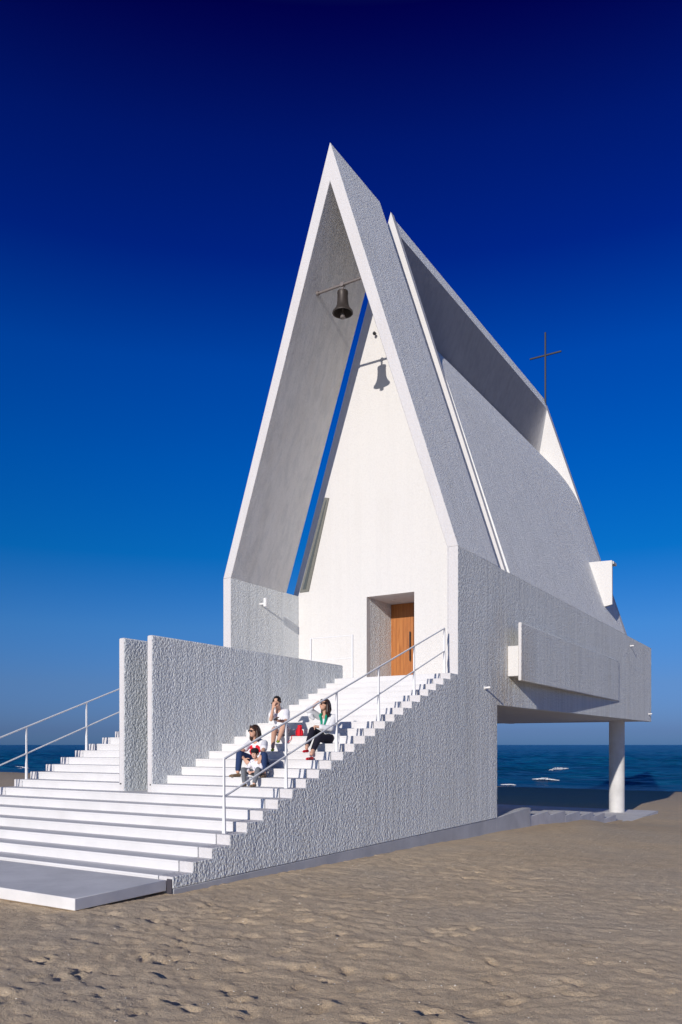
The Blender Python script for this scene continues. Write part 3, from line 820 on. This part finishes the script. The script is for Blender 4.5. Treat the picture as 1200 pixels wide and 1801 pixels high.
# ---- woman holding a phone
p2 = thing('person', 'seated woman in white shirt and patterned shorts looking at a phone, hand on her forehead', 'person', (-2.05, 13.35, NZ(12)), 'people resting on the stairs')
hip = V3((-2.08, 13.36, NZ(12) + .105)); chest = V3((-2.08, 13.28, 2.53)); nk = V3((-2.065, 13.21, 2.685)); hc = V3((-2.03, 13.12, 2.815))
shR, shL = V3((-2.235, 13.25, 2.615)), V3((-1.905, 13.27, 2.615)); elR, elL = V3((-2.085, 12.985, 2.46)), V3((-1.80, 13.09, 2.42))
wrR, wrL = V3((-2.045, 13.00, 2.69)), V3((-1.84, 12.88, 2.43))
kA, kB = V3((-1.955, 12.92, 2.25)), V3((-1.76, 12.97, 2.33)); aA, aB = V3((-1.68, 12.50, 1.90)), V3((-1.775, 12.81, 2.03))
f2, u2 = V3((.32, -.8, -.55)), V3((.1, -.5, .8))
b = bmesh.new(); P = head(b, hc, f2, u2); cap(b, hc + V3((0, .03, -.05)), nk, .048, .052)
chain(b, [nk, chest, hip], [.058, .112, .125]); cap(b, shR, shL, .05); ell(b, chest, (.145, .10, .16)); ell(b, hip, (.16, .13, .11))
chain(b, [shR, elR, wrR], [.046, .038, .026]); chain(b, [shL, elL, wrL], [.046, .037, .025])
hand(b, wrR, (.25, -.05, 1), (0, -1, .1), 1, 1, .45); hand(b, wrL, (.35, -.8, .25), (0, -.2, -1), 1, 1, -.55)
chain(b, [hip + V3((-.06, 0, 0)), kA, aA], [.088, .058, .036]); chain(b, [hip + V3((.08, 0, 0)), kB, aB], [.088, .058, .036])
body = fuse('body', b, SKIN, p2, .007, 2); face_bits(P, f2, u2, 1, body)
b = bmesh.new(); ell(b, chest, (.165, .120, .19)); chain(b, [chest, hip + V3((0, 0, .02))], [.13, .155]); cap(b, shR, shL, .068)
cap(b, shR, shR.lerp(elR, .42), .070, .078); cap(b, shL, shL.lerp(elL, .62), .070, .080)
fuse('shirt', b, TEE, p2, .008, 3)
b = bmesh.new(); chain(b, [hip + V3((-.06, 0, 0)), (hip + V3((-.06, 0, 0))).lerp(kA, .72)], [.112, .095]); chain(b, [hip + V3((.08, 0, 0)), (hip + V3((.08, 0, 0))).lerp(kB, .62)], [.112, .095]); ell(b, hip, (.175, .145, .095))
fuse('shorts', b, PATT, p2, .008, 2)
for an, toe in ((aA, V3((-1.62, 12.40, NZ(10) + .004))), (aB, V3((-1.745, 12.74, NZ(11) + .02)))):
    b = bmesh.new(); foot(b, an, toe, s=.92); fuse('shoe', b, LIME, p2, .007, 1)
b = bmesh.new(); ell(b, P(0, -.032, .032), (.086, .092, .090), f2, u2); chain(b, [P(0, -.09, .04), P(.04, -.14, -.01), P(.09, -.14, -.05), P(.17, -.12, -.08)], [.055, .045, .034, .012])
chain(b, [P(-.05, .055, .075), P(-.078, .01, .01)], [.022, .02]); chain(b, [P(.05, .055, .075), P(.078, .01, .01)], [.022, .02])
fuse('hair', b, HAIRK, p2, .007, 2)
ph = bmesh.new(); c = wrL + V3((.045, -.105, .035)); box(ph, c.x - .035, c.x + .035, c.y - .07, c.y + .07, c.z, c.z + .010)
bmesh.ops.rotate(ph, verts=ph.verts, cent=c, matrix=Matrix.Rotation(math.radians(28), 3, 'X'))
po = link('phone', ph, DK, None, .004); recenter(po, c); setp(po, 'small dark phone held in the left hand of the woman in shorts', 'phone')

# ---- woman shading her eyes
p3 = thing('person', 'seated woman in white cardigan and green scarf shading her eyes, dark trousers and red flats', 'person', (-.75, 13.1, NZ(11)), 'people resting on the stairs')
hip = V3((-.78, 13.10, NZ(11) + .11)); chest = V3((-.80, 13.10, 2.40)); nk = V3((-.80, 13.03, 2.575)); hc = V3((-.785, 12.965, 2.725))
shR, shL = V3((-.955, 13.04, 2.50)), V3((-.64, 13.10, 2.48)); elR, elL = V3((-1.03, 12.80, 2.62)), V3((-.60, 12.90, 2.26))
wrR, wrL = V3((-.83, 12.83, 2.775)), V3((-.80, 12.66, 2.30))
kR, kL = V3((-.84, 12.64, 2.22)), V3((-.70, 12.62, 2.07)); aR, aL = V3((-.68, 12.20, 1.90)), V3((-.625, 12.28, 1.78))
f3, u3 = V3((-.50, -1, .10)), V3((0, .05, 1))
b = bmesh.new(); P = head(b, hc, f3, u3); cap(b, hc + V3((0, .03, -.06)), nk, .048, .052)
chain(b, [nk, chest, hip], [.058, .112, .125]); cap(b, shR, shL, .05); ell(b, chest, (.145, .10, .16)); ell(b, hip, (.16, .13, .11))
chain(b, [shR, elR, wrR], [.046, .038, .026]); chain(b, [shL, elL, wrL], [.046, .037, .025])
hand(b, wrR, (.90, -.15, .10), (.1, -.2, 1), 1, 1, .25); hand(b, wrL, (-.5, -.6, -.6), (0, -.5, .9), -1, 1, .5)
chain(b, [hip + V3((-.08, 0, 0)), kR, aR], [.08, .056, .035]); chain(b, [hip + V3((.08, 0, 0)), kL, aL], [.08, .056, .035])
tR, tL = V3((-.66, 12.06, 1.81)), V3((-.565, 12.03, NZ(9) + .004))
foot(b, aR, tR, s=.86); foot(b, aL, tL, s=.86)
body = fuse('body', b, SKIN, p3, .007, 2); face_bits(P, f3, u3, 1, body)
b = bmesh.new(); ell(b, chest, (.160, .115, .18)); chain(b, [chest, hip + V3((0, .02, -.01))], [.128, .165]); cap(b, shR, shL, .064)
chain(b, [shR, elR, elR.lerp(wrR, .25)], [.064, .070, .050]); chain(b, [shL, elL, elL.lerp(wrL, .6)], [.062, .056, .058])
chain(b, [shR.lerp(elR, .6), V3((-1.02, 12.82, 2.53)), V3((-.98, 12.86, 2.46))], [.05, .055, .035])
chain(b, [hip + V3((.12, .02, .02)), hip + V3((.16, -.02, -.07))], [.09, .05]); chain(b, [hip + V3((.14, .08, .05)), hip + V3((.17, .09, -.06))], [.08, .05])
fuse('cardigan', b, CARD, p3, .008, 3)
b = bmesh.new(); chain(b, [hip + V3((-.08, 0, -.01)), kR, kR.lerp(aR, .85)], [.098, .074, .048]); chain(b, [hip + V3((.08, 0, -.01)), kL, kL.lerp(aL, .72)], [.098, .074, .052]); ell(b, hip + V3((0, 0, -.01)), (.17, .14, .095))
fuse('trousers', b, DARKP, p3, .008, 2)
for an, toe in ((aR, tR), (aL, tL)):
    b = bmesh.new(); hl, bl = foot(b, V3(an), V3(toe) + V3((0, 0, -.002)), s=.92)
    o = fuse('shoe', b, RED, p3, .007, 1)
b = bmesh.new(); ell(b, P(0, -.030, .034), (.089, .094, .092), f3, u3)
for q in (-1, 1): chain(b, [P(q * .068, -.02, .045), P(q * .084, -.03, -.05), P(q * .088, -.03, -.14), P(q * .090, -.04, -.20)], [.034, .040, .040, .022])
chain(b, [P(0, -.08, .02), P(0, -.09, -.08), P(0, -.085, -.20)], [.062, .072, .045]); chain(b, [P(-.02, .065, .085), P(-.072, .02, .03)], [.022, .02]); chain(b, [P(.01, .065, .085), P(.072, .02, .03)], [.022, .02])
fuse('hair', b, HAIRB, p3, .007, 2)
b = bmesh.new()
chain(b, [nk + V3((-.075, .01, .0)), nk + V3((-.075, -.08, -.06)), chest + V3((-.055, -.125, .0)), chest + V3((-.05, -.14, -.10))], [.026, .026, .024, .018])
chain(b, [nk + V3((.075, .01, -.01)), nk + V3((.065, -.08, -.07)), chest + V3((.035, -.125, .0)), chest + V3((.01, -.14, -.08))], [.026, .026, .024, .018])
chain(b, [nk + V3((-.075, .01, .0)), nk + V3((0, .06, .0)), nk + V3((.075, .01, -.01))], [.026, .026, .026]); fuse('scarf', b, GREEN, p3, .007, 2)

# ---- red bag
bag = thing('bag', 'small bright red drawstring bag on the step between two seated women', 'bag', (-1.61, 13.32, NZ(12)))
b = bmesh.new(); ell(b, (-1.61, 13.32, NZ(12) + .075), (.085, .055, .08)); ell(b, (-1.61, 13.32, NZ(12) + .035), (.088, .06, .04))
chain(b, [V3((-1.61, 13.32, NZ(12) + .12)), V3((-1.605, 13.32, NZ(12) + .19))], [.05, .045])
for i in range(7):
    a = i * .9; chain(b, [V3((-1.605, 13.32, NZ(12) + .17)), V3((-1.605 + .045 * math.cos(a), 13.32 + .035 * math.sin(a), NZ(12) + .215))], [.022, .012])
fuse('pouch', b, RED, bag, .006, 1)
for q in (-1, 1):
    b = bmesh.new(); chain(b, [V3((-1.61 + q * .03, 13.28, NZ(12) + .17)), V3((-1.61 + q * .05, 13.26, NZ(12) + .10)), V3((-1.61 + q * .045, 13.255, NZ(12) + .02))], [.007] * 3, 8)
    link('strap', b, RED, bag)
b = bmesh.new()
chain(b, [V3((-1.68, 13.25, NZ(12) + .02)), V3((-1.70, 13.165, NZ(12) + .008)), V3((-1.705, 13.155, NZ(12) - .06)), V3((-1.76, 13.13, NZ(12) - .12)), V3((-1.84, 13.1, NZ(12) - .138))], [.006] * 5, 8)
link('strap', b, RED, bag)
